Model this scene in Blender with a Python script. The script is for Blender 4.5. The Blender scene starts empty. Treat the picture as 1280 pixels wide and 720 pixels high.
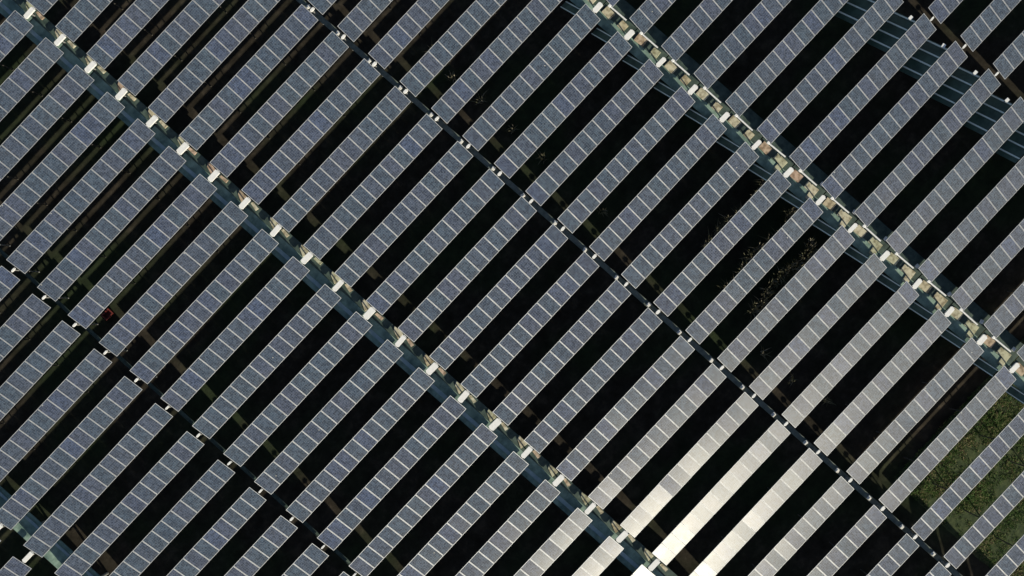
import bpy, bmesh, math, random
from mathutils import Matrix, Vector, noise
random.seed(7)
S = bpy.context.scene
COL = S.collection

# ------------------------------------------------------------------ camera, sky, sun, exposure
# world frame: +X runs along the table rows, +Y across them (towards their raised edge), Z up; 1 unit = 1 m
AXIS = 4.36                     # height of the table axis above the soil
HC = 86.12233
cam_d = bpy.data.cameras.new('camera'); cam = bpy.data.objects.new('camera', cam_d); COL.objects.link(cam)
rx, ry, rz = 0.02013, 0.02665, -0.81904
cam.location = (2.01339, -12.15335, HC + AXIS)
cam.rotation_euler = (rx, ry, rz)
cam_d.sensor_width = 36.0; cam_d.sensor_fit = 'HORIZONTAL'
cam_d.lens = 36.0 * 1500.0 / 1280.0
cam_d.clip_start = 1.0; cam_d.clip_end = 5000
S.camera = cam

SUN = Vector((-0.34, -1.76, 1.0)).normalized()      # towards the sun
elev = math.asin(SUN.z)
w = bpy.data.worlds.new("World"); S.world = w; w.use_nodes = True
nt = w.node_tree
sky = nt.nodes.new('ShaderNodeTexSky'); sky.sky_type = 'NISHITA'; sky.sun_disc = False
sky.sun_elevation = elev
sky.sun_rotation = math.atan2(SUN.x, SUN.y)
sky.air_density = 1.0; sky.dust_density = 1.2; sky.ozone_density = 0.7
bg = nt.nodes['Background']; bg.inputs['Strength'].default_value = 0.072
nt.links.new(sky.outputs[0], bg.inputs['Color'])
sd = bpy.data.lights.new('sun', 'SUN'); sd.energy = 4.0; sd.angle = math.radians(0.5); sd.color = (1.0, 0.915, 0.72)
so = bpy.data.objects.new('sun', sd); COL.objects.link(so)
so.rotation_euler = (-SUN).to_track_quat('-Z', 'Y').to_euler()
S.view_settings.view_transform = 'Standard'; S.view_settings.look = 'None'
S.view_settings.gamma = 1.0; S.view_settings.exposure = 0.35; S.view_settings.use_curve_mapping = False
S.render.engine = 'CYCLES'
S.cycles.max_bounces = 5; S.cycles.diffuse_bounces = 2; S.cycles.glossy_bounces = 3
S.cycles.caustics_reflective = False; S.cycles.caustics_refractive = False
S.cycles.sample_clamp_indirect = 4.0

# ------------------------------------------------------------------ lattice
P, SH = 3.01722, 0.09337                    # row pitch, sideways drift per row
CH, RISE = 1.49436, 0.66179
TILT = math.atan2(RISE, CH); LEN = math.hypot(CH, RISE)
START = {0: -50.81723, 1: -35.77033, 2: -21.25388, 3: -6.197, 4: 7.26561, 5: 21.48176, 6: 35.95612}
COUNT = {0: 14, 1: 14, 2: 14, 3: 13, 4: 13, 5: 14, 6: 14}
def rowv(i): return -P * (i - 10)
def drift(i): return SH * (i - 10)
def LP(u, i, dv=0.0):
    """a point at row-coordinate u on the line of row i (float), dv metres further across"""
    f = i - dv / P
    return (u + SH * (f - 10), -P * (f - 10))
MI = cam.rotation_euler.to_matrix().transposed()
CL = Vector(cam.location)
def px(p):
    q = MI @ (Vector(p) - CL)
    return 640 + 1500 * q.x / -q.z, 360 - 1500 * q.y / -q.z

# ------------------------------------------------------------------ helpers
ORD = ['zeroth', 'first', 'second', 'third', 'fourth', 'fifth', 'sixth', 'seventh', 'eighth', 'ninth', 'tenth', 'eleventh', 'twelfth',
       'thirteenth', 'fourteenth', 'fifteenth', 'sixteenth', 'seventeenth', 'eighteenth', 'nineteenth', 'twentieth', 'twenty-first',
       'twenty-second', 'twenty-third', 'twenty-fourth', 'twenty-fifth', 'twenty-sixth', 'twenty-seventh', 'twenty-eighth']
def tag(o, label=None, cat=None, group=None, kind=None):
    if label: o['label'] = label
    if cat: o['category'] = cat
    if group: o['group'] = group
    if kind: o['kind'] = kind
    return o
def empty(name, loc, rz=0.0):
    o = bpy.data.objects.new(name, None); COL.objects.link(o)
    o.location = loc; o.rotation_euler = (0, 0, rz); o.empty_display_size = 0.3
    return o
def obj(name, bm, mat, parent=None, loc=(0, 0, 0), rot=(0, 0, 0)):
    me = bpy.data.meshes.new(name); bm.to_mesh(me); bm.free()
    for m in (mat if isinstance(mat, (list, tuple)) else [mat]): me.materials.append(m)
    o = bpy.data.objects.new(name, me); COL.objects.link(o)
    o.parent = parent; o.location = loc; o.rotation_euler = rot
    return o
def box(bm, x0, x1, y0, y1, z0, z1, bev=0.0, mi=0):
    r = bmesh.ops.create_cube(bm, size=1.0)
    vs = r['verts']
    for v in vs:
        v.co = Vector((x0 + (v.co.x + .5) * (x1 - x0), y0 + (v.co.y + .5) * (y1 - y0), z0 + (v.co.z + .5) * (z1 - z0)))
    fs = set(f for v in vs for f in v.link_faces)
    for f in fs: f.material_index = mi
    if bev > 0:
        es = list(set(e for v in vs for e in v.link_edges))
        bmesh.ops.bevel(bm, geom=es, offset=bev, segments=1, affect='EDGES')
def tube(bm, a, b, r, n=10, r2=None):
    a, b = Vector(a), Vector(b); d = b - a
    q = d.to_track_quat('Z', 'Y').to_matrix().to_4x4()
    bmesh.ops.create_cone(bm, cap_ends=True, segments=n, radius1=r, radius2=r if r2 is None else r2, depth=d.length,
                          matrix=Matrix.Translation((a + b) / 2) @ q)
def prism(bm, pts, z0, z1):
    """outline (counter-clockwise) pulled up from z0 to z1"""
    lo = [bm.verts.new((x, y, z0)) for x, y in pts]; hi = [bm.verts.new((x, y, z1)) for x, y in pts]
    bm.faces.new(hi); bm.faces.new(lo[::-1])
    n = len(pts)
    for k in range(n): bm.faces.new((lo[k], lo[(k + 1) % n], hi[(k + 1) % n], hi[k]))
def copy(o, parent=None):
    c = o.copy(); COL.objects.link(c); c.parent = parent
    return c
def copy_tree(o, parent=None):
    c = copy(o, parent)
    for ch in KIDS.get(o.name, []): copy_tree(ch, c)
    return c
KIDS = {}
def index_kids():
    KIDS.clear()
    for o in bpy.data.objects:
        if o.parent: KIDS.setdefault(o.parent.name, []).append(o)

# ------------------------------------------------------------------ materials
def mat(name, rough=0.6, metal=0.0):
    m = bpy.data.materials.new(name); m.use_nodes = True
    n = m.node_tree.nodes; b = n['Principled BSDF']
    b.inputs['Roughness'].default_value = rough; b.inputs['Metallic'].default_value = metal
    return m, m.node_tree, b
def N(t, typ, **kw):
    n = t.nodes.new(typ)
    for k, v in kw.items(): setattr(n, k, v)
    return n
def ramp(t, stops, src):
    r = N(t, 'ShaderNodeValToRGB'); e = r.color_ramp.elements
    while len(e) < len(stops): e.new(0.5)
    for el, (p, c) in zip(e, stops): el.position = p; el.color = (*c, 1)
    t.links.new(src, r.inputs[0]); return r
def mottled(name, c1, c2, scale=2.0, rough=0.7, metal=0.0, detail=6, bump=0.0, c3=None):
    m, t, b = mat(name, rough, metal)
    g = N(t, 'ShaderNodeNewGeometry'); nz = N(t, 'ShaderNodeTexNoise'); nz.inputs['Scale'].default_value = scale
    nz.inputs['Detail'].default_value = detail; nz.inputs['Roughness'].default_value = 0.65
    t.links.new(g.outputs['Position'], nz.inputs['Vector'])
    st = [(0.36, c1), (0.64, c2)] + ([(0.74, c3)] if c3 else [])
    r = ramp(t, st, nz.outputs['Fac']); t.links.new(r.outputs[0], b.inputs['Base Color'])
    if bump:
        bp = N(t, 'ShaderNodeBump'); bp.inputs['Strength'].default_value = bump; bp.inputs['Distance'].default_value = 0.1
        t.links.new(nz.outputs['Fac'], bp.inputs['Height']); t.links.new(bp.outputs[0], b.inputs['Normal'])
    return m
def cell_material():
    m, t, b = mat('solar_cells', 0.2)
    L = t.links
    tc = N(t, 'ShaderNodeTexCoord'); oi = N(t, 'ShaderNodeObjectInfo')
    def math_(op, a, c=None):
        n = N(t, 'ShaderNodeMath', operation=op)
        for k, v in enumerate((a, c)):
            if v is None: continue
            if isinstance(v, (int, float)): n.inputs[k].default_value = v
            else: L.new(v, n.inputs[k])
        return n.outputs[0]
    sx = N(t, 'ShaderNodeSeparateXYZ'); L.new(tc.outputs['Object'], sx.inputs[0])
    fx = math_('DIVIDE', sx.outputs[0], 0.155); fy = math_('DIVIDE', sx.outputs[1], 0.158)
    ix = math_('FLOOR', fx); iy = math_('FLOOR', fy)
    cb = N(t, 'ShaderNodeCombineXYZ'); L.new(ix, cb.inputs[0]); L.new(iy, cb.inputs[1])
    L.new(math_('MULTIPLY', oi.outputs['Random'], 997.0), cb.inputs[2])
    wn = N(t, 'ShaderNodeTexWhiteNoise', noise_dimensions='3D'); L.new(cb.outputs[0], wn.inputs['Vector'])
    # crystal grain inside the cells
    ad = N(t, 'ShaderNodeVectorMath', operation='ADD'); L.new(tc.outputs['Object'], ad.inputs[0])
    cb2 = N(t, 'ShaderNodeCombineXYZ'); L.new(math_('MULTIPLY', oi.outputs['Random'], 61.0), cb2.inputs[0]); L.new(cb2.outputs[0], ad.inputs[1])
    vo = N(t, 'ShaderNodeTexVoronoi'); vo.inputs['Scale'].default_value = 26.0; L.new(ad.outputs[0], vo.inputs['Vector'])
    sv = N(t, 'ShaderNodeSeparateColor'); L.new(vo.outputs['Color'], sv.inputs[0])
    mixf = math_('ADD', math_('MULTIPLY', wn.outputs['Value'], 0.55), math_('MULTIPLY', sv.outputs[0], 0.45))
    r1 = ramp(t, [(0.15, (0.013, 0.022, 0.042)), (0.5, (0.026, 0.040, 0.071)), (0.85, (0.055, 0.076, 0.120))], mixf)
    # module to module: bluer, greener or more purple silicon
    wn2 = N(t, 'ShaderNodeTexWhiteNoise', noise_dimensions='1D'); L.new(math_('MULTIPLY', oi.outputs['Random'], 431.0), wn2.inputs['W'])
    r2 = ramp(t, [(0.0, (0.86, 0.98, 1.0)), (0.3, (0.90, 1.03, 0.98)), (0.55, (0.97, 1.0, 1.0)), (0.85, (1.05, 0.98, 1.03)), (1.0, (0.98, 1.05, 1.25))], wn2.outputs['Value'])
    mx = N(t, 'ShaderNodeMix', data_type='RGBA', blend_type='MULTIPLY'); mx.inputs[0].default_value = 1.0
    L.new(r1.outputs[0], mx.inputs[6]); L.new(r2.outputs[0], mx.inputs[7])
    # thin gaps between cells and the silver bars on them
    ax = math_('ABSOLUTE', math_('SUBTRACT', math_('FRACT', fx), 0.5)); ay = math_('ABSOLUTE', math_('SUBTRACT', math_('FRACT', fy), 0.5))
    gap = math_('GREATER_THAN', math_('MAXIMUM', ax, ay), 0.487)
    bars = math_('LESS_THAN', math_('ABSOLUTE', math_('SUBTRACT', ax, 0.25)), 0.008)
    ln = math_('MAXIMUM', math_('MULTIPLY', gap, 0.6), math_('MULTIPLY', bars, 0.8))
    m2 = N(t, 'ShaderNodeMix', data_type='RGBA'); L.new(ln, m2.inputs[0]); L.new(mx.outputs[2], m2.inputs[6]); m2.inputs[7].default_value = (0.34, 0.36, 0.40, 1)
    # dust: a drift along the lower edge, faint run marks, a few bird droppings
    g = N(t, 'ShaderNodeNewGeometry')
    d1 = N(t, 'ShaderNodeTexNoise'); d1.inputs['Scale'].default_value = 0.35; d1.inputs['Detail'].default_value = 4; L.new(g.outputs['Position'], d1.inputs['Vector'])
    st = N(t, 'ShaderNodeVectorMath', operation='MULTIPLY'); L.new(ad.outputs[0], st.inputs[0]); st.inputs[1].default_value = (9, 0.8, 1)
    d2 = N(t, 'ShaderNodeTexNoise'); d2.inputs['Scale'].default_value = 1.0; d2.inputs['Detail'].default_value = 3; L.new(st.outputs[0], d2.inputs['Vector'])
    low = N(t, 'ShaderNodeMapRange'); low.inputs['From Min'].default_value = -0.35; low.inputs['From Max'].default_value = -0.80; L.new(sx.outputs[1], low.inputs['Value'])
    dust = math_('ADD', math_('MULTIPLY', math_('POWER', low.outputs[0], 2.0), 0.10), math_('MULTIPLY', math_('MULTIPLY', d1.outputs['Fac'], d2.outputs['Fac']), 0.22))
    m3 = N(t, 'ShaderNodeMix', data_type='RGBA'); L.new(dust, m3.inputs[0]); L.new(m2.outputs[2], m3.inputs[6]); m3.inputs[7].default_value = (0.20, 0.20, 0.19, 1)
    bird = N(t, 'ShaderNodeTexVoronoi'); bird.inputs['Scale'].default_value = 0.9; L.new(ad.outputs[0], bird.inputs['Vector'])
    m4 = N(t, 'ShaderNodeMix', data_type='RGBA'); L.new(math_('MULTIPLY', math_('LESS_THAN', bird.outputs['Distance'], 0.045), 0.6), m4.inputs[0]); L.new(m3.outputs[2], m4.inputs[6]); m4.inputs[7].default_value = (0.5, 0.5, 0.46, 1)
    L.new(m4.outputs[2], b.inputs['Base Color'])
    b.inputs['Roughness'].default_value = 0.33
    b.inputs['IOR'].default_value = 1.5; b.inputs['Specular IOR Level'].default_value = 0.145
    tg = N(t, 'ShaderNodeTangent', direction_type='UV_MAP', uv_map='UVMap'); L.new(tg.outputs[0], b.inputs['Tangent'])
    b.inputs['Anisotropic'].default_value = 0.85; b.inputs['Anisotropic Rotation'].default_value = 0.0
    nz = N(t, 'ShaderNodeTexNoise'); nz.inputs['Scale'].default_value = 1.1; L.new(ad.outputs[0], nz.inputs['Vector'])
    ro = math_('ADD', math_('MULTIPLY', nz.outputs['Fac'], 0.05), 0.23); L.new(ro, b.inputs['Roughness'])
    return m
M_CELL = cell_material()
M_FRAME = mottled('anodised_frame', (0.27, 0.285, 0.31), (0.36, 0.375, 0.40), 3.0, 0.5, 0.3)
M_STEEL = mottled('galvanised_steel', (0.30, 0.31, 0.31), (0.42, 0.43, 0.42), 4.0, 0.55, 0.3)
M_POST = mottled('weathered_post', (0.045, 0.042, 0.038), (0.09, 0.085, 0.075), 4.0, 0.8)
M_WHITE = mottled('white_coating', (0.74, 0.74, 0.72), (0.84, 0.84, 0.82), 5.0, 0.5)
M_DECK = mottled('teal_decking', (0.085, 0.145, 0.125), (0.25, 0.36, 0.30), 1.3, 0.7, 0, 8)
M_SHADE_GREEN = mottled('shade_and_tray_green', (0.022, 0.042, 0.036), (0.070, 0.105, 0.088), 1.9, 0.7, 0, 8)  # deck colour darkened as if in shade; the left tray shares it
M_COVER = mottled('teal_cover', (0.022, 0.050, 0.036), (0.060, 0.110, 0.082), 1.1, 0.5, 0, 8)
M_KERB = mottled('pale_blue_duct', (0.24, 0.33, 0.35), (0.34, 0.43, 0.45), 2.0, 0.6)
def cream_material():
    m, t, b = mat('sun_patch_and_lid_cream', 0.85)
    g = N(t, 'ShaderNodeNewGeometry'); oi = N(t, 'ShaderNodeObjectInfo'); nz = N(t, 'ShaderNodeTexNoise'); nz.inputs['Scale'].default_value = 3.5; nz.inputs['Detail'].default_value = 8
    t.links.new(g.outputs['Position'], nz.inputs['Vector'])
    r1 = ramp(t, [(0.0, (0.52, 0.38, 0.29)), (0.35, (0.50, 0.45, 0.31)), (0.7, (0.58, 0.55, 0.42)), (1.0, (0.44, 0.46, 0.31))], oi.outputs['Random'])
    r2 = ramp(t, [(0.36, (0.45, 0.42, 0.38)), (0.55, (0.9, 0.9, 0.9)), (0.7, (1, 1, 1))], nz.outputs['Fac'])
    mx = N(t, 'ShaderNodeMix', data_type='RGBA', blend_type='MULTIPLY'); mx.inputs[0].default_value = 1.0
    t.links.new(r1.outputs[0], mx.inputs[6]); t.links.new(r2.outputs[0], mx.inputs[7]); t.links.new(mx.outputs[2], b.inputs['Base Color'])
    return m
M_CREAM = cream_material()  # tone of sunlit decking put into the patches; box lids share it
M_TRAY = mottled('cable_tray_zinc', (0.11, 0.14, 0.12), (0.20, 0.23, 0.205), 3.0, 0.7, 0.0)
M_RIB = mottled('pale_rail', (0.80, 0.84, 0.74), (0.88, 0.90, 0.80), 3.0, 0.5)
M_RED = mottled('red_plastic', (0.13, 0.025, 0.018), (0.20, 0.035, 0.028), 3.0, 0.5)
def soil_material():
    m, t, b = mat('peaty_soil', 0.95)
    g = N(t, 'ShaderNodeNewGeometry')
    n1 = N(t, 'ShaderNodeTexNoise'); n1.inputs['Scale'].default_value = 0.9; n1.inputs['Detail'].default_value = 10; n1.inputs['Roughness'].default_value = 0.7
    n2 = N(t, 'ShaderNodeTexNoise'); n2.inputs['Scale'].default_value = 0.12; n2.inputs['Detail'].default_value = 4
    for n in (n1, n2): t.links.new(g.outputs['Position'], n.inputs['Vector'])
    r1 = ramp(t, [(0.3, (0.014, 0.012, 0.009)), (0.52, (0.030, 0.026, 0.020)), (0.75, (0.070, 0.058, 0.045))], n1.outputs['Fac'])
    r2 = ramp(t, [(0.45, (0, 0, 0)), (0.62, (1, 1, 1))], n2.outputs['Fac'])
    r3 = ramp(t, [(0.3, (0.012, 0.018, 0.010)), (0.7, (0.030, 0.042, 0.020))], n1.outputs['Fac'])
    mx = N(t, 'ShaderNodeMix', data_type='RGBA'); t.links.new(r2.outputs[0], mx.inputs[0]); t.links.new(r1.outputs[0], mx.inputs[6]); t.links.new(r3.outputs[0], mx.inputs[7])
    t.links.new(mx.outputs[2], b.inputs['Base Color'])
    bp = N(t, 'ShaderNodeBump'); bp.inputs['Strength'].default_value = 0.6; bp.inputs['Distance'].default_value = 0.15
    t.links.new(n1.outputs['Fac'], bp.inputs['Height']); t.links.new(bp.outputs[0], b.inputs['Normal'])
    b.inputs['Specular IOR Level'].default_value = 0.1
    return m
M_SOIL = soil_material()
M_TURF = mottled('turf_soil', (0.016, 0.032, 0.010), (0.052, 0.070, 0.025), 1.9, 0.95, 0, 10, 0.8, (0.12, 0.088, 0.055))
def leaf_material(name, lo, mid, hi):
    m, t, b = mat(name, 0.7)
    g = N(t, 'ShaderNodeNewGeometry')
    n1 = N(t, 'ShaderNodeTexNoise'); n1.inputs['Scale'].default_value = 0.8; n1.inputs['Detail'].default_value = 3
    t.links.new(g.outputs['Position'], n1.inputs['Vector'])
    a = N(t, 'ShaderNodeMath', operation='ADD'); mu = N(t, 'ShaderNodeMath', operation='MULTIPLY'); mu.inputs[1].default_value = 0.55
    t.links.new(g.outputs['Random Per Island'], mu.inputs[0]); t.links.new(mu.outputs[0], a.inputs[0])
    mu2 = N(t, 'ShaderNodeMath', operation='MULTIPLY'); mu2.inputs[1].default_value = 0.9; t.links.new(n1.outputs['Fac'], mu2.inputs[0]); t.links.new(mu2.outputs[0], a.inputs[1])
    r = ramp(t, [(0.35, lo), (0.7, mid), (1.0, hi)], a.outputs[0]); t.links.new(r.outputs[0], b.inputs['Base Color'])
    b.inputs['Specular IOR Level'].default_value = 0.2
    return m
M_GRASS = leaf_material('grass_blades', (0.018, 0.050, 0.010), (0.065, 0.135, 0.028), (0.22, 0.18, 0.10))
M_WEED = leaf_material('weed_leaves', (0.06, 0.07, 0.035), (0.14, 0.135, 0.085), (0.29, 0.265, 0.21))

# ------------------------------------------------------------------ ground
def ground_z(x, y):
    f = min(1.0, max(0.0, (-5.0 - y) / 28.0)); g = min(1.0, max(0.0, (-35.0 - y) / 5.0))
    q = min(1.0, max(0.0, (x - 8.6) / 2.2)); return 0.62 * f - 1.12 * g * g * (3 - 2 * g) * q * q * (3 - 2 * q)
bm = bmesh.new()
ys = [-1500, -200] + [-80 + 1.0 * k for k in range(90)] + [60, 200, 1500]; xs = [-1500, -200, -70, -35, 0, 4, 6] + [7 + .5 * k for k in range(9)] + [14, 20, 35, 70, 200, 1500]
gv = [[bm.verts.new((x, y, ground_z(x, y))) for x in xs] for y in ys]
for a in range(len(ys) - 1):
    for b in range(len(xs) - 1): bm.faces.new((gv[a][b], gv[a][b + 1], gv[a + 1][b + 1], gv[a + 1][b]))
for f in bm.faces: f.smooth = True
tag(obj('ground', bm, M_SOIL), kind='structure')
# turf at the open corner of the field
bm = bmesh.new(); tx = [10.6 + .5 * k for k in range(70)]; ty = [-39.6 - .5 * k for k in range(40)]
def edge(x, y): return 0.35 * noise.noise((x * .7, y * .7, 0))
tv = [[bm.verts.new((x + edge(y, 3) if k == 0 else x, y + (edge(x, 9) if r == 0 else 0), ground_z(x, y) + .012)) for k, x in enumerate(tx)] for r, y in enumerate(ty)]
for a in range(len(ty) - 1):
    for b in range(len(tx) - 1): bm.faces.new((tv[a][b], tv[a + 1][b], tv[a + 1][b + 1], tv[a][b + 1]))
tag(obj('turf', bm, M_TURF), kind='structure')

# ------------------------------------------------------------------ solar tables
def make_panel():
    bm = bmesh.new()
    hw, hl = 0.4925, LEN / 2
    box(bm, -hw + .026, hw - .026, -hl + .026, hl - .026, -0.030, -0.004)
    uv = bm.loops.layers.uv.new('UVMap')
    for fc in bm.faces:
        for lp in fc.loops: lp[uv].uv = (lp.vert.co.x + .5, lp.vert.co.y + 1)
    p = obj('solar_panel', bm, M_CELL)
    bm = bmesh.new(); f = 0.032
    box(bm, -hw, hw, hl - f, hl, -0.040, 0, 0.003); box(bm, -hw, hw, -hl, -hl + f, -0.040, 0, 0.003)
    box(bm, -hw, -hw + f, -hl + f, hl - f, -0.040, 0, 0.003); box(bm, hw - f, hw, -hl + f, hl - f, -0.040, 0, 0.003)
    fr = obj('panel_frame', bm, M_FRAME, p)
    return p, fr
PANEL, PFRAME = make_panel()
def tube_mesh(n):
    bm = bmesh.new(); tube(bm, (0.02, 0, -0.16), (n - 0.02, 0, -0.16), 0.07, 10)
    for k in range(n + 1):      # saddle brackets under each seam
        x = min(max(k, 0.08), n - 0.08)
        bm2 = bmesh.new(); box(bm2, -0.03, 0.03, -0.30, 0.30, -0.088, -0.045); me = bpy.data.meshes.new('t')
        bm2.transform(Matrix.Translation((x, 0, 0)) @ Matrix.Rotation(TILT, 4, 'X')); bm2.to_mesh(me); bm2.free(); bm.from_mesh(me); bpy.data.meshes.remove(me)
    return bm
TUBE = {n: obj('torque_tube', tube_mesh(n), M_STEEL) for n in (13, 14)}
bm = bmesh.new(); tube(bm, (0, 0, -0.9), (0, 0, AXIS - 0.20), 0.045, 10); box(bm, -0.09, 0.09, -0.12, 0.12, AXIS - 0.24, AXIS - 0.09)
POST = obj('post', bm, M_POST)
first = {'panel': True, 13: True, 14: True, 'post': True}
def use(key, o, parent):
    if first.get(key): first[key] = False; o.parent = parent; return o
    return copy(o, parent)
STRIP = {0: 'in the bottom left corner', 1: 'left of the left seam',
         2: 'between left seam and teal walkway', 3: 'between teal walkway and central seam',
         4: 'between central seam and cream-patched walkway', 5: 'right of the cream-patched walkway',
         6: 'in the top right corner'}
def in_frame(i, s, n, margin=0):
    u0, v = START[s] + drift(i), rowv(i)
    for k in range(4 * n + 1):
        for sg in (-1, 0, 1):
            x, y = px((u0 + k / 4, v + sg * CH / 2, AXIS + sg * RISE / 2))
            if -margin < x < 1280 + margin and -margin < y < 720 + margin: return True
    return False
# rows left out beyond the frame so the sun reaches the field's corner
def exists(i, s):
    if s >= 4 and i >= 27: return False
    return True
def build_table(i, s, label, group, n=None):
    n = n or COUNT[s]
    rnd = random.Random(i * 31 + s * 7 + 5)
    t = empty('solar_table', (START[s] + drift(i) + rnd.uniform(-.025, .025), rowv(i) + rnd.uniform(-.02, .02), 0), rnd.gauss(0, .0014))
    tag(t, label, 'solar table', group)
    jt = rnd.gauss(0, 0.0042); jx = rnd.gauss(0, 0.0030)
    for k in range(n):
        isf = first['panel']
        p = use('panel', PANEL, t)
        p.location = (k + 0.5, 0, AXIS)
        p.rotation_euler = (TILT + jt + rnd.gauss(0, 0.0055), jx + rnd.gauss(0, 0.0055), 0)
        if not isf: copy(PFRAME, p)
    tb = use(n, TUBE[n], t); tb.location = (0, 0, AXIS)
    for x in (n * 0.28, n * 0.72):
        q = use('post', POST, t); q.location = (round(x), 0, 0)
    return t
GLARE = {(3, 20): 'cream white sun-glared', (3, 21): 'blazing cream sun-glared', (3, 22): 'pale cream sun-glared', (3, 19): 'pale grey hazy-glared',
         (2, 19): 'bright white sun-glared', (2, 18): 'whitish grey glared', (2, 20): 'blazing white sun-glared'}
for s in range(7):
    vis = [i for i in range(-6, 34) if exists(i, s) and in_frame(i, s, COUNT[s])]
    for r, i in enumerate(vis):
        look = GLARE.get((s, i), 'blue-grey')
        pos = 'topmost' if r == 0 else ('lowest' if r == len(vis) - 1 else ORD[r + 1])
        lab = f"{look} solar table, {pos} down the strip {STRIP[s]}"
        if len(vis) == 1: lab = f"{look} solar table {STRIP[s]}"
        build_table(i, s, lab, 'solar tables in parallel tilted rows')
    # neighbours just outside the picture that still throw their shade into it
    for i in range(-6, 34):
        if i in vis or not exists(i, s): continue
        u0, v = START[s] + drift(i), rowv(i)
        near = any(in_frame(i - k, s, COUNT[s], 10) for k in (1, 2, 3, 4))
        if near:
            build_table(i, s, 'solar table standing beyond the lower edge of the photo', 'solar tables beyond the frame', 14 if (s == 3 and i >= 27) else None)  # tables left of the central seam lengthened to carry shade to the turf

# ------------------------------------------------------------------ corridors and seams between the strips
def line_rows(u, lo=-8, hi=34, margin=25, z=AXIS):
    rows = [i for i in range(lo, hi) if any(-margin < px((*LP(u, i + f), z))[0] < 1280 + margin and -margin < px((*LP(u, i + f), z))[1] < 720 + margin for f in (0, .5))]
    return rows
def strip_bm(u0, u1, ia, ib, z0, z1):
    bm = bmesh.new()
    prism(bm, [LP(u0, ib), LP(u1, ib), LP(u1, ia), LP(u0, ia)], z0, z1)
    return bm
E2 = START[2] + 14; E3 = START[3] + 13; E4 = START[4] + 13; E5 = START[5] + 14; E1 = START[1] + 14; E0 = START[0] + 14
DK = AXIS - 1.0

def walkway(name, u0, u1, kerb, rows, label, z=DK, shade_from=None):
    ia, ib = rows[0] - 0.9, rows[-1] + 0.9
    w = empty(name, (*LP((u0 + u1) / 2, (ia + ib) / 2), 0)); tag(w, label, 'walkway')
    inv = Matrix.Translation(-w.location)
    def part(nm, bm, m):
        bm.transform(inv); return obj(nm, bm, m, w)
    for i in range(rows[0] - 1, rows[-1] + 1):      # deck plates butt with a slit at every row
        part('deck_plate', strip_bm(u0, shade_from or u1, i + .012, i + .988, z - 0.07, z), M_DECK)
        if shade_from: part('shaded_deck', strip_bm(shade_from + .015, u1, i + .012, i + .988, z - 0.06, z - .01), M_SHADE_GREEN)  # darker strip of deck stands in for shade
    for q in kerb:
        part('duct', strip_bm(q[0], q[1], ia, ib, z + 0.003, z + q[2]), M_KERB)
    for u in (u0 + .15, u1 - .25):
        part('beam', strip_bm(u, u + .12, ia, ib, z - 0.25, z - 0.073), M_STEEL)
    for i in range(rows[0] - 1, rows[-1] + 1, 2):
        x, y = LP((u0 + u1) / 2, i + .5)
        bm = bmesh.new(); tube(bm, (x, y, -.4), (x, y, z - .252), .1, 8); box(bm, x - (u1 - u0) * .4, x + (u1 - u0) * .4, y - .06, y + .06, z - .40, z - .253)
        part('leg', bm, M_STEEL)
    return w
R2 = line_rows((E2 + START[3]) / 2); R0 = line_rows(E0 + .5); R4 = line_rows((E4 + START[5]) / 2)
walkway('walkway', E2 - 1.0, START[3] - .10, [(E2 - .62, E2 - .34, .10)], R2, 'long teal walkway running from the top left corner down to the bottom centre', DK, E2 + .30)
walkway('walkway', E0 + .9, E0 + 2.6, [(E0 + 2.1, E0 + 2.3, .08)], R0, 'short teal green walkway crossing the bottom left corner')
DK4 = AXIS - 1.12
walkway('walkway', E4 - .25, START[5] + 1.15, [], R4, 'teal walkway dotted with cream sunlit patches on the right side', DK4, E4 + .62)

# pier with a white coupling cap in every gap between two tables of a row
def pier_proto(wu, wv, top):
    t = empty('pier', (0, 0, 0))
    bm = bmesh.new(); box(bm, -wu / 2, wu / 2, -wv / 2, wv / 2, AXIS - 0.14, AXIS + top, 0.006)
    box(bm, -wu / 2 - .06, -wu / 2 + .02, -wv * .3, wv * .3, AXIS - .12, AXIS - .02); box(bm, wu / 2 - .02, wu / 2 + .06, -wv * .3, wv * .3, AXIS - .12, AXIS - .02)
    obj('cap', bm, M_WHITE, t)
    bm = bmesh.new(); tube(bm, (0, 0, -.9), (0, 0, AXIS - .142), .05, 10)
    obj('column', bm, M_STEEL, t)
    index_kids()
    return t
def piers(proto, um, rows, text, group):
    rows = [i for i in rows if -6 < px((*LP(um, i), AXIS))[0] < 1286 and -6 < px((*LP(um, i), AXIS))[1] < 726]
    for k, i in enumerate(rows):
        o = proto if k == 0 else copy_tree(proto)
        o.location = (*LP(um, i), 0); r3 = random.Random(i + int(um * 10)); o.scale = (1, r3.uniform(.82, 1.12), 1); o.rotation_euler = (0, 0, r3.uniform(-.05, .05))
        tag(o, f"white capped pier, {ORD[k + 1]} from the top {text}", 'pier', group)
piers(pier_proto(.88, .42, .03), (E2 + START[3]) / 2, R2, 'along the long teal walkway', 'piers along the teal walkway')
piers(pier_proto(.88, .36, .03), (E0 + START[1]) / 2, R0, 'in the bottom left corner', 'piers in the bottom left corner')
piers(pier_proto(.72, .36, .03), (E4 + START[5]) / 2 - .18, R4, 'along the walkway with cream patches', 'piers along the cream walkway')
for um, txt in (((E3 + START[4]) / 2, 'along the central seam'), ((E1 + START[2]) / 2, 'along the left seam'), ((E5 + START[6]) / 2, 'along the top right seam')):
    rr = line_rows(um, margin=0)
    piers(pier_proto(.28, .20, .04) if 'central' in txt else pier_proto(.27, .15, .02), um, rr, txt, 'piers ' + txt)

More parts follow.
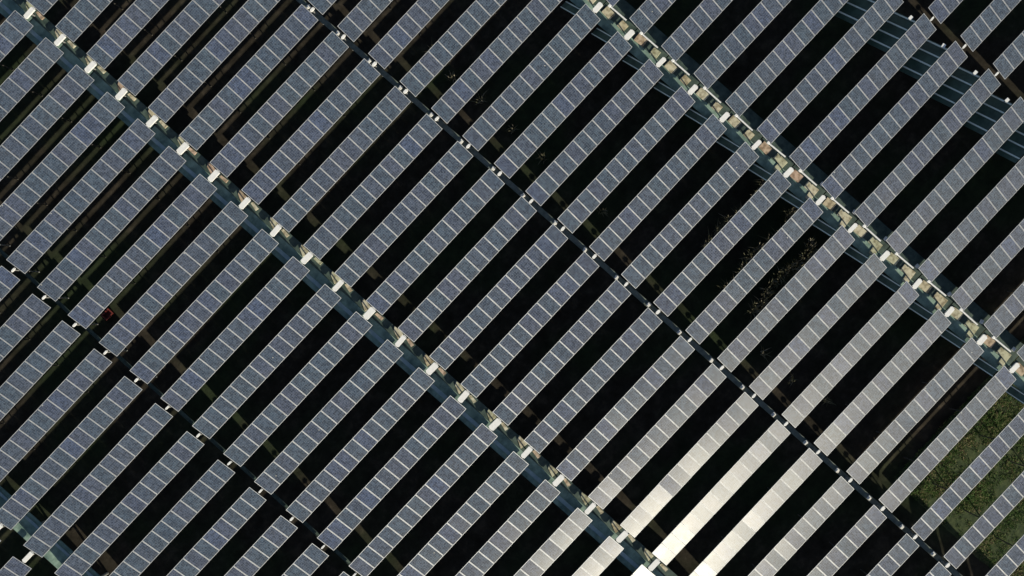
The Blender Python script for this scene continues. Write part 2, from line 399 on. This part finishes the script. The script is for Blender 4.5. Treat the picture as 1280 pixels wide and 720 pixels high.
# cable trays along the seams
def tray(u, d, wd, label, tm, margin=40):
    rows = line_rows(u, margin=margin)
    ia, ib = rows[0] - .6, rows[-1] + .6
    t = empty('cable_tray', (*LP(u, (ia + ib) / 2), 0)); tag(t, label, 'cable tray')
    inv = Matrix.Translation(-t.location); z = AXIS - d
    bm = strip_bm(u - wd / 2, u + wd / 2, ia, ib, z - .03, z); bm.transform(inv); obj('tray_floor', bm, tm, t)
    for sg in (-1, 1):
        bm = strip_bm(u + sg * wd / 2 - .012, u + sg * wd / 2 + .012, ia, ib, z - .06, z + .07); bm.transform(inv); obj('side_rail', bm, tm, t)
    for i in rows:
        x, y = LP(u, i + .02); bm = bmesh.new(); tube(bm, (x, y, -.4), (x, y, z - .033), .05, 8); bm.transform(inv); obj('leg', bm, M_STEEL, t)
tray((E3 + START[4]) / 2 + .02, 1.4, .36, 'narrow grey cable tray running under the long central seam', M_TRAY)
tray((E1 + START[2]) / 2 + .05, 1.4, .24, 'narrow grey green cable tray under the left seam', M_SHADE_GREEN)

# white drive rods along the right walkway, cut off where shade would fall
rod = empty('drive_rod', (0, 0, 0))
bm = bmesh.new(); tube(bm, (0, -.62, AXIS - .22), (0, -2.12, AXIS - .22), .06, 10); obj('shaft', bm, M_WHITE, rod)
bm = bmesh.new(); box(bm, -.10, .10, -.62, -.42, AXIS - .32, AXIS - .13, .02); obj('bearing', bm, M_WHITE, rod)
bm = bmesh.new(); tube(bm, (0, -1.9, DK4 + .004), (0, -1.9, AXIS - .283), .03, 8); obj('stand', bm, M_STEEL, rod)
index_kids()
rr4 = [i for i in R4 if -6 < px((*LP(START[5], i, -1.3), AXIS))[0] < 1286 and -6 < px((*LP(START[5], i, -1.3), AXIS))[1] < 726]
for k, i in enumerate(rr4):
    o = rod if k == 0 else copy_tree(rod)
    o.location = (START[5] - .10 + drift(i), rowv(i), 0); o.rotation_euler = (0, 0, math.atan2(SH, P) + random.Random(i).uniform(-.03, .03))
    tag(o, f"short white drive rod beside the right walkway, {ORD[k + 1]} from the top", 'drive rod', 'drive rods along the right walkway')

# thin cream slabs that model the sunlit patches on the walkways
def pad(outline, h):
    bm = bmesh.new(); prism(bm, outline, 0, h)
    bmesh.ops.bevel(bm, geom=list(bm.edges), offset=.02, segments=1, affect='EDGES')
    return obj('sunlit_patch', bm, M_CREAM)
def seen(u, rows, dv, m=4): return [i for i in rows if -m < px((*LP(u, i, dv), DK))[0] < 1280 + m and -m < px((*LP(u, i, dv), DK))[1] < 720 + m]
def pads(proto, u, dv, rows, z, lab, group):
    for k, i in enumerate(rows):
        o = proto if k == 0 else copy(proto)
        rr = random.Random(i * 7 + 1)
        o.location = (*LP(u + rr.uniform(-.05, .05), i, dv + rr.uniform(-.06, .06)), z + .004)
        o.rotation_euler = (0, 0, math.atan2(SH, P) + rr.uniform(-.08, .08))
        tag(o, f"{lab}, {ORD[k + 1]} from the top", 'concrete block', group)
uc = (E4 + START[5]) / 2 + .28
pads(pad([(-.32, -.42), (.30, -.42), (.30, .42), (-.32, .42)], .12), uc, -.72, seen(uc, R4, -.72), DK4, 'beige sunlit patch beside a pier cap on the right walkway', 'sunlit patches on the right walkway')
upper = [i for i in seen(uc, R4, -2.1) if i < 15]; lower = [i for i in seen(uc, R4, -2.1) if i >= 15]
pads(pad([(-.30, -.32), (.28, -.32), (.28, .32), (-.30, .32)], .10), uc - .02, -2.12, upper, DK4, 'square cream sunlit patch in the upper part of the right walkway', 'square sunlit patches on the right walkway')
pads(pad([(-.80, -.50), (.28, -.50), (.28, .50), (-.24, .50), (-.24, -.06), (-.80, -.06)], .09), uc + .02, -2.10, lower, DK4, 'L-shaped cream sunlit patch in the lower part of the right walkway', 'L-shaped sunlit patches on the right walkway')
ul = START[3] - .30
pads(pad([(-.40, -.36), (.22, -.46), (.20, .42), (-.10, .28)], .14), ul, -2.28, seen(ul, R2, -2.28), DK - .01, 'cream sunlit wedge at the right edge of the teal walkway', 'sunlit wedges on the teal walkway')

# small boxes on stands at the table corners, bent brackets across the deck
def jbox():
    t = empty('box_and_sun_spot', (0, 0, 0))
    bm = bmesh.new(); prism(bm, [(-.16, -.30), (.10, -.34), (.14, .26), (-.04, .34)], .52, .74); obj('lid', bm, M_CREAM, t)
    bm = bmesh.new(); tube(bm, (0, 0, 0), (0, 0, .518), .04, 8); obj('stand', bm, M_STEEL, t)
    index_kids(); return t
def spread(proto, u, dv, z, lab, cat, group, jit=.1):
    rows = seen(u, R2 if u < 0 else R4, dv)
    for k, i in enumerate(rows):
        o = proto if k == 0 else copy_tree(proto)
        r4 = random.Random(i * 13 + int(dv * 10))
        o.location = (*LP(u + r4.uniform(-.05, .05), i, dv + r4.uniform(-jit, jit)), z); o.rotation_euler = (0, 0, math.atan2(SH, P) + r4.uniform(-.15, .15))
        tag(o, f"{lab}, {ORD[k + 1]} from the top", cat, group)
spread(jbox(), START[3] - .22, -.62, DK + .004, 'pale stand-mounted box at the teal walkway edge', 'junction box', 'boxes along the teal walkway')

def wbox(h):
    t = empty('box_and_sun_spot', (0, 0, 0))
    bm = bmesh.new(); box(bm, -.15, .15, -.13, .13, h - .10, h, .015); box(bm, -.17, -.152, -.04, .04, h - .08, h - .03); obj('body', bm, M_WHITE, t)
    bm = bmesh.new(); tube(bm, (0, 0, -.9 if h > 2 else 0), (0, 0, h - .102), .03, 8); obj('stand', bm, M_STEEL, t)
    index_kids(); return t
def place_boxes(proto, u, dv, z, lab, group, lo=-8, hi=34):
    rows = [i for i in range(lo, hi) if -4 < px((*LP(u, i, dv), z + AXIS * (z == 0)))[0] < 1284 and -4 < px((*LP(u, i, dv), z + AXIS * (z == 0)))[1] < 724]
    for k, i in enumerate(rows):
        o = proto if k == 0 else copy_tree(proto)
        r4 = random.Random(i * 5 + 2); o.location = (*LP(u + r4.uniform(-.04, .04), i, dv + r4.uniform(-.08, .08)), z); o.rotation_euler = (0, 0, r4.uniform(-.3, .3))
        tag(o, f"{lab}, {ORD[k + 1]} from the top", 'junction box', group)
place_boxes(wbox(.16), (E3 + START[4]) / 2 + .02, -2.22, AXIS - 1.4 + .004, 'white box as sunlit spot on the central seam cable tray', 'sunlit spots on the central cable tray')  # white boxes placed as the sunlit spots of the tray
place_boxes(wbox(.14), START[5] + .42, -2.42, DK4 + .004, 'white box as sunlit spot at the right rim of cream-patched walkway', 'sunlit spots on the cream-patched walkway', 14)  # more white boxes in place of sunlit dots by the rim
place_boxes(wbox(AXIS + .12), E5 - .71, 1.17, 0, 'small white box on a post left of the top right seam', 'boxes left of the top right seam')

# sloping ramps / ribbed covers that climb from one row to the next
def slope(name, u0, u1, v0, v1, z0, z1, ribs, skew, rail_m, sheet_m, rib_name, rw=.05):
    t = empty(name, (0, 0, 0))
    bm = bmesh.new()
    vs = [bm.verts.new(p) for p in ((u0, v1, z1), (u1, v1, z1), (u1, v0, z0), (u0, v0, z0))]
    vd = [bm.verts.new(Vector(v.co) - Vector((0, 0, .04))) for v in vs]
    bm.faces.new(vs[::1]); bm.faces.new(vd[::-1])
    for k in range(4): bm.faces.new((vs[k], vd[k], vd[(k + 1) % 4], vs[(k + 1) % 4]))
    bmesh.ops.recalc_face_normals(bm, faces=bm.faces)
    obj('sheet', bm, sheet_m, t)
    for u in ribs:
        bm = bmesh.new(); box(bm, -rw / 2, rw / 2, 0, 1, 0, .09)
        L = Vector((skew, v1 - v0, z1 - z0))
        for v in bm.verts: v.co = Vector((u + v.co.x, v0, z0 + v.co.z + .003)) + L * v.co.y
        obj(rib_name, bm, rail_m, t)
    index_kids(); return t
gr = [i for i in R4 if any(-10 < px((*LP(E4 - .6, i, -1.5), AXIS))[k] < (1290, 730)[k] for k in (0,)) and -10 < px((*LP(E4 - .6, i, -1.5), AXIS))[1] < 730]
pr = slope('gangway', E4 - 1.0, E4 - .30, -CH / 2 - .02, -P + CH / 2 - .02, AXIS - 1.6, AXIS - .1, (E4 - .95, E4 - .42), 0.0, M_RIB, M_COVER, 'stringer', .06)
for k, i in enumerate(gr):
    o = pr if k == 0 else copy_tree(pr)
    o.location = (drift(i), rowv(i), 0)
    tag(o, f"narrow gangway with two pale rails left of the right walkway, {ORD[k + 1]} from the top", 'gangway', 'gangways left of the right walkway')
E5r = [i for i in range(11, 22) if 900 < px((*LP(E5 - 2, i, -1.5), AXIS))[0] < 1330 and -40 < px((*LP(E5 - 2, i, -1.5), AXIS))[1] < 330]
pr = slope('ribbed_cover', E5 - 3.6, E5 - .5, -CH / 2 - .02, -P + CH / 2 - .02, AXIS - 1.5, AXIS - .15, (E5 - 3.2, E5 - 2.3, E5 - 1.45, E5 - .65), 0.0, M_RIB, M_COVER, 'rib', .10)
for k, i in enumerate(E5r):
    o = pr if k == 0 else copy_tree(pr)
    o.location = (drift(i), rowv(i), 0)
    tag(o, f"teal sloping cover with pale ribs near the top right seam, {ORD[k + 1]} from the top", 'ribbed cover', 'ribbed covers near the top right seam')

# ------------------------------------------------------------------ plants
def blades(bm, x, y, z, n, spread, h, wd, rr, lean=0.5):
    for _ in range(n):
        a = rr.uniform(0, 2 * math.pi); r = spread * math.sqrt(rr.random()); px_, py_ = x + r * math.cos(a), y + r * math.sin(a)
        b = rr.uniform(0, 2 * math.pi); L = h * rr.uniform(.5, 1.2); dx, dy = math.cos(b), math.sin(b); w2 = wd * rr.uniform(.6, 1.3)
        l = lean * rr.uniform(.3, 1.3)
        p0 = Vector((px_ - dy * w2, py_ + dx * w2, z)); p1 = Vector((px_ + dy * w2, py_ - dx * w2, z))
        m0 = Vector((px_ + dx * L * l * .4, py_ + dy * L * l * .4, z + L * .65)); tp = Vector((px_ + dx * L * l, py_ + dy * L * l, z + L * .9))
        v = [bm.verts.new(q) for q in (p0, p1, m0 + (p1 - p0) * .35, m0 - (p1 - p0) * .35, tp)]
        bm.faces.new((v[0], v[1], v[2], v[3])); bm.faces.new((v[3], v[2], v[4]))
rr = random.Random(3)
bm = bmesh.new(); cnt = 0
while cnt < 6500:
    x, y = rr.uniform(10.8, 26), rr.uniform(-54, -39.8)
    X, Y = px((x, y, -.4))
    if not (-20 < X < 1320 and -20 < Y < 760): continue
    d = noise.noise((x * .55, y * .55, 3.3)) + .5 * noise.noise((x * 1.7, y * 1.7, 8))
    if d < rr.uniform(-.5, .15): continue
    blades(bm, x, y, ground_z(x, y), rr.randint(4, 9), .16, .16 + .30 * max(0, d), .022, rr, .8); cnt += 1
tag(obj('grass', bm, M_GRASS), 'tufted green and straw coloured grass on the open lower right corner', 'grass', kind='stuff')
def weed(x, y, h, name_label, cat_group, n=26, spread=.35):
    bm = bmesh.new(); r2 = random.Random(int(x * 100 + y * 10))
    blades(bm, 0, 0, -.05, n, spread, h, .035, r2, .45)
    o = obj('weed_clump', bm, M_WEED); o.location = (x, y, ground_z(x, y)); tag(o, name_label, 'weed', cat_group)
rows_w = [(12.6, 20.5, -17.75, 17, 'first'), (12.2, 20.6, -20.85, 18, 'second'), (12.6, 19.4, -23.3, 17, 'third')]
for x0, x1, y0, n, nm in rows_w:
    for k in range(n):
        x = x0 + (x1 - x0) * (k + rr.uniform(-.3, .3)) / (n - 1); y = y0 + .28 * math.sin(x * 1.3) + rr.uniform(-.12, .12)
        where = 'near the central seam' if k < n / 3 else ('halfway along the tables' if k < 2 * n / 3 else 'near the right walkway')
        weed(x, y, rr.uniform(1.0, 2.2), f"straggly pale weed in the {nm} weedy gap, {where}", f'weeds in the {nm} weedy gap {where}', rr.randint(14, 32), rr.uniform(.18, .4))
for k, (x, y) in enumerate(((10.7, 7.4), (10.2, 4.9), (10.4, 2.2), (10.5, -1.0), (10.5, -4.2), (10.5, -10.1), (10.9, -26.1), (10.9, -29.0), (11.5, -31.8), (11.7, -37.2))):  # pale tufts stand in for spots of sunlit soil below the seam
    weed(x, y, rr.uniform(1.2, 2.0), f"weed tuft as sunlit soil spot right of the central seam, {ORD[k + 1]} from the top", 'sunlit soil spots right of the central seam', 16, .22)

# a dull red crate by the left seam
def crate(x, y, z, lab):
    t = empty('crate', (x, y, z)); tag(t, lab, 'crate')
    bm = bmesh.new(); box(bm, -.35, .35, -.25, .25, .02, .06)
    for a in ((-.35, -.31, -.25, .25), (.31, .35, -.25, .25), (-.31, .31, -.25, -.21), (-.31, .31, .21, .25)): box(bm, *a, .06, .36)
    obj('body', bm, M_RED, t)
    bm = bmesh.new()
    for a in ((-.38, -.30, -.28, .28), (.30, .38, -.28, .28), (-.30, .30, -.28, -.20), (-.30, .30, .20, .28)): box(bm, *a, .362, .40)
    obj('rim', bm, M_RED, t)
crate(-20.7, 11.9, ground_z(-20.7, 11.9), 'red crate on the dark soil beside the left seam')
